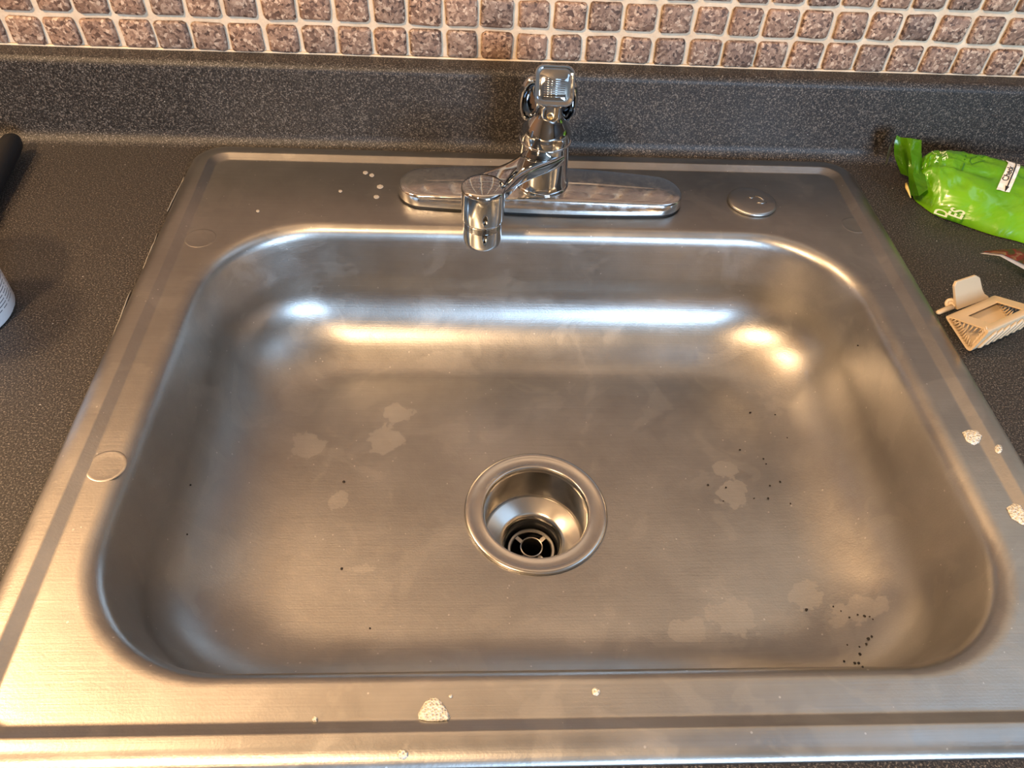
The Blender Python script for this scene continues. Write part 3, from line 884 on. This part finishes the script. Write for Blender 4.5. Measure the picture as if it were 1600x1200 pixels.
# ---------------------------------------------------------------- foam, drops and crumbs
FOAM, nt, b = mat('soap_foam')
pos = coords(nt)
vor = N(nt, 'ShaderNodeTexVoronoi', i_Scale=700.0, feature='F1'); nt.links.new(pos, vor.inputs['Vector'])
c = ramp(nt, vor.outputs['Distance'], [(0, (.30, .26, .20)), (.28, (.48, .43, .35)), (.5, (.70, .65, .55))]).outputs[0]
nt.links.new(c, b.inputs['Base Color']); b.inputs['Roughness'].default_value = .25
bump(nt, b, vor.outputs['Distance'], .8, .0012)
def patch(name, cpx, cpy, shape, h, mt, label, cat, group=None, seed=0):
    p, nrm = hit(cpx, cpy)
    bm = bmesh.new()
    pts = []
    for (dx, dy) in shape:
        q, _ = hit(cpx + dx, cpy + dy); pts.append(q - p)
    lo = []
    for k, zz in ((1.0, -.0001), (.97, .35), (.85, .75), (.6, .95), (.3, 1.0), (.03, 1.0)):
        lo.append([v * k + nrm * (h * zz + .0002) for v in pts])
    bridge(bm, lo, False, True)
    o = obj(name, bm, mt, None, True); o.location = p
    return tag(o, label, cat, group)
def ell(rx, ry, n=18, wob=.08, seed=1):
    r = random.Random(seed)
    return [(rx * math.cos(2 * PI * i / n) * (1 + r.uniform(-wob, wob)), ry * math.sin(2 * PI * i / n) * (1 + r.uniform(-wob, wob))) for i in range(n)]
FL = 'suds on the front and right rims'
patch('soap_foam', 678, 1110, [(-24, 14), (-25, 6), (-20, -3), (-14, -13), (-6, -19), (4, -20), (12, -14), (19, -3), (26, 10), (24, 15), (10, 17), (-10, 17)], .0016, FOAM, 'largest cream coloured soap foam blob on the front rim of the sink', 'foam', FL)
patch('soap_foam', 1518, 684, [(-15, -8), (-6, -12), (8, -11), (16, -2), (12, 8), (4, 12), (-8, 6)], .0014, FOAM, 'foam blob on the right rim groove, upper of the two bubbly ones', 'foam', FL)
patch('soap_foam', 1588, 802, [(-16, -8), (-6, -15), (6, -12), (14, 2), (18, 20), (8, 18), (-8, 8)], .0014, FOAM, 'foam blob on the right rim cut by the right picture edge', 'foam', FL)
patch('soap_foam', 629, 1179, ell(9, 8, 16, .05, 3), .0012, FOAM, 'small round foam spot on the front rim left of the large blob below the groove', 'foam', FL)
patch('soap_foam', 931, 1081, ell(6.5, 6.5, 14, .05, 4), .0010, FOAM, 'small round foam spot on the front deck right of the drain', 'foam', FL)
patch('soap_foam', 492, 1124, ell(4.5, 4.5, 12, .05, 5), .0010, FOAM, 'tiny foam ring on the front groove left of the large blob', 'foam', FL)
patch('soap_foam', 1560, 702, ell(6, 7, 12, .05, 6), .0008, FOAM, 'plain pale oval foam spot at the right rim edge', 'foam', FL)
patch('soap_foam', 704, 1088, ell(3, 3, 10, .05, 7), .0008, FOAM, 'tiny white foam dot just above right of the large foam blob', 'foam', FL)
DROP, nt, b = simple('dried_drop', (.34, .31, .27), .6)
for k, (x, y, r, lab) in enumerate(((571, 270, 4, 'pale water spot behind left of the deck plate, leftmost of a close pair'), (581, 274, 4, 'pale water spot behind left of the deck plate, right one of a close pair'),
        (594, 292, 5, 'largest pale water spot just left of the deck plate end'), (588, 308, 4.5, 'pale water spot left of the plate, lowest of the four larger ones'),
        (532, 299, 3, 'small faint water spot farther left of the faucet plate'), (403, 330, 3, 'lone pale water spot on the back deck above the left bowl corner'))):
    patch('water_spot', x, y, ell(r, r * .7, 12, .1, 20 + k), .0003, DROP, lab, 'water spot', 'dried water spots on the back deck')
CRUMB = simple('crumb_black', (.010, .007, .006), .7)[0]
def crumb_mesh(s):
    bm = bmesh.new(); bmesh.ops.create_icosphere(bm, subdivisions=1, radius=1)
    r = random.Random(s)
    for v in bm.verts: v.co = v.co * r.uniform(.75, 1.15); v.co.z *= .6
    me = bpy.data.meshes.new('crumb'); bm.to_mesh(me); bm.free(); me.materials.append(CRUMB); return me
cms = [crumb_mesh(i) for i in range(5)]
def crumbs(lst, label, group):
    for x, y, r in lst:
        p, n_ = hit(x, y)
        o = bpy.data.objects.new('crumb', random.choice(cms)); C.objects.link(o)
        s = r * .00052; o.scale = (s * random.uniform(.8, 1.2), s * random.uniform(.8, 1.3), s * .8)
        o.rotation_euler = (0, 0, random.uniform(0, 6)); o.location = p + n_ * (s * .35)
        tag(o, label, 'crumb', group)
crumbs([(1302, 948, 1.3), (1314, 955, 1.2), (1327, 965, 1.7), (1340, 961, 1.7), (1351, 963, 2.2), (1359, 964, 1.5), (1364, 968, 1.3), (1362, 995, 1.8), (1357, 999, 2.4), (1354, 1007, 2.2), (1343, 1011, 1.5), (1344, 1023, 2.3), (1319, 1034, 2.0), (1336, 1037, 2.1), (1342, 1037, 2.1), (1348, 1043, 1.6), (1324, 1008, 1.5)],
       'black crumb in the loose cluster near the front right corner of the bowl', 'crumbs near the front right corner of the bowl')
crumbs([(1156, 703, 2.0), (1172, 645, 2.1), (1211, 648, 1.3), (1230, 684, 1.3), (1193, 717, 1.5), (1197, 725, 1.4), (1219, 753, 1.8), (1203, 759, 1.5), (1178, 779, 1.5), (1200, 779, 2.0), (1235, 787, 1.7), (1106, 758, 1.9), (1134, 762, 1.8), (1130, 783, 1.3)],
       'black crumb among those scattered right of the drain on the bowl floor', 'crumbs right of the drain')
for x, y, r, lab in ((1260, 953, 2.2, 'single larger black crumb left of the front right crumb cluster'), (537, 753, 2.2, 'black crumb left of the drain, the farther back of two'), (534, 889, 2.1, 'black crumb left of the drain, the nearer to the front of two'),
                     (578, 982, 1.6, 'tiny black crumb on the front left of the bowl floor'), (1341, 540, 2.0, 'dark crumb on the warm lit right wall of the bowl'), (297, 758, 2.0, 'dark crumb on the shaded left wall of the bowl, farther back'), (292, 835, 1.6, 'dark crumb on the shaded left wall of the bowl, nearer the front')):
    crumbs([(x, y, r)], lab, 'single crumbs in the bowl')
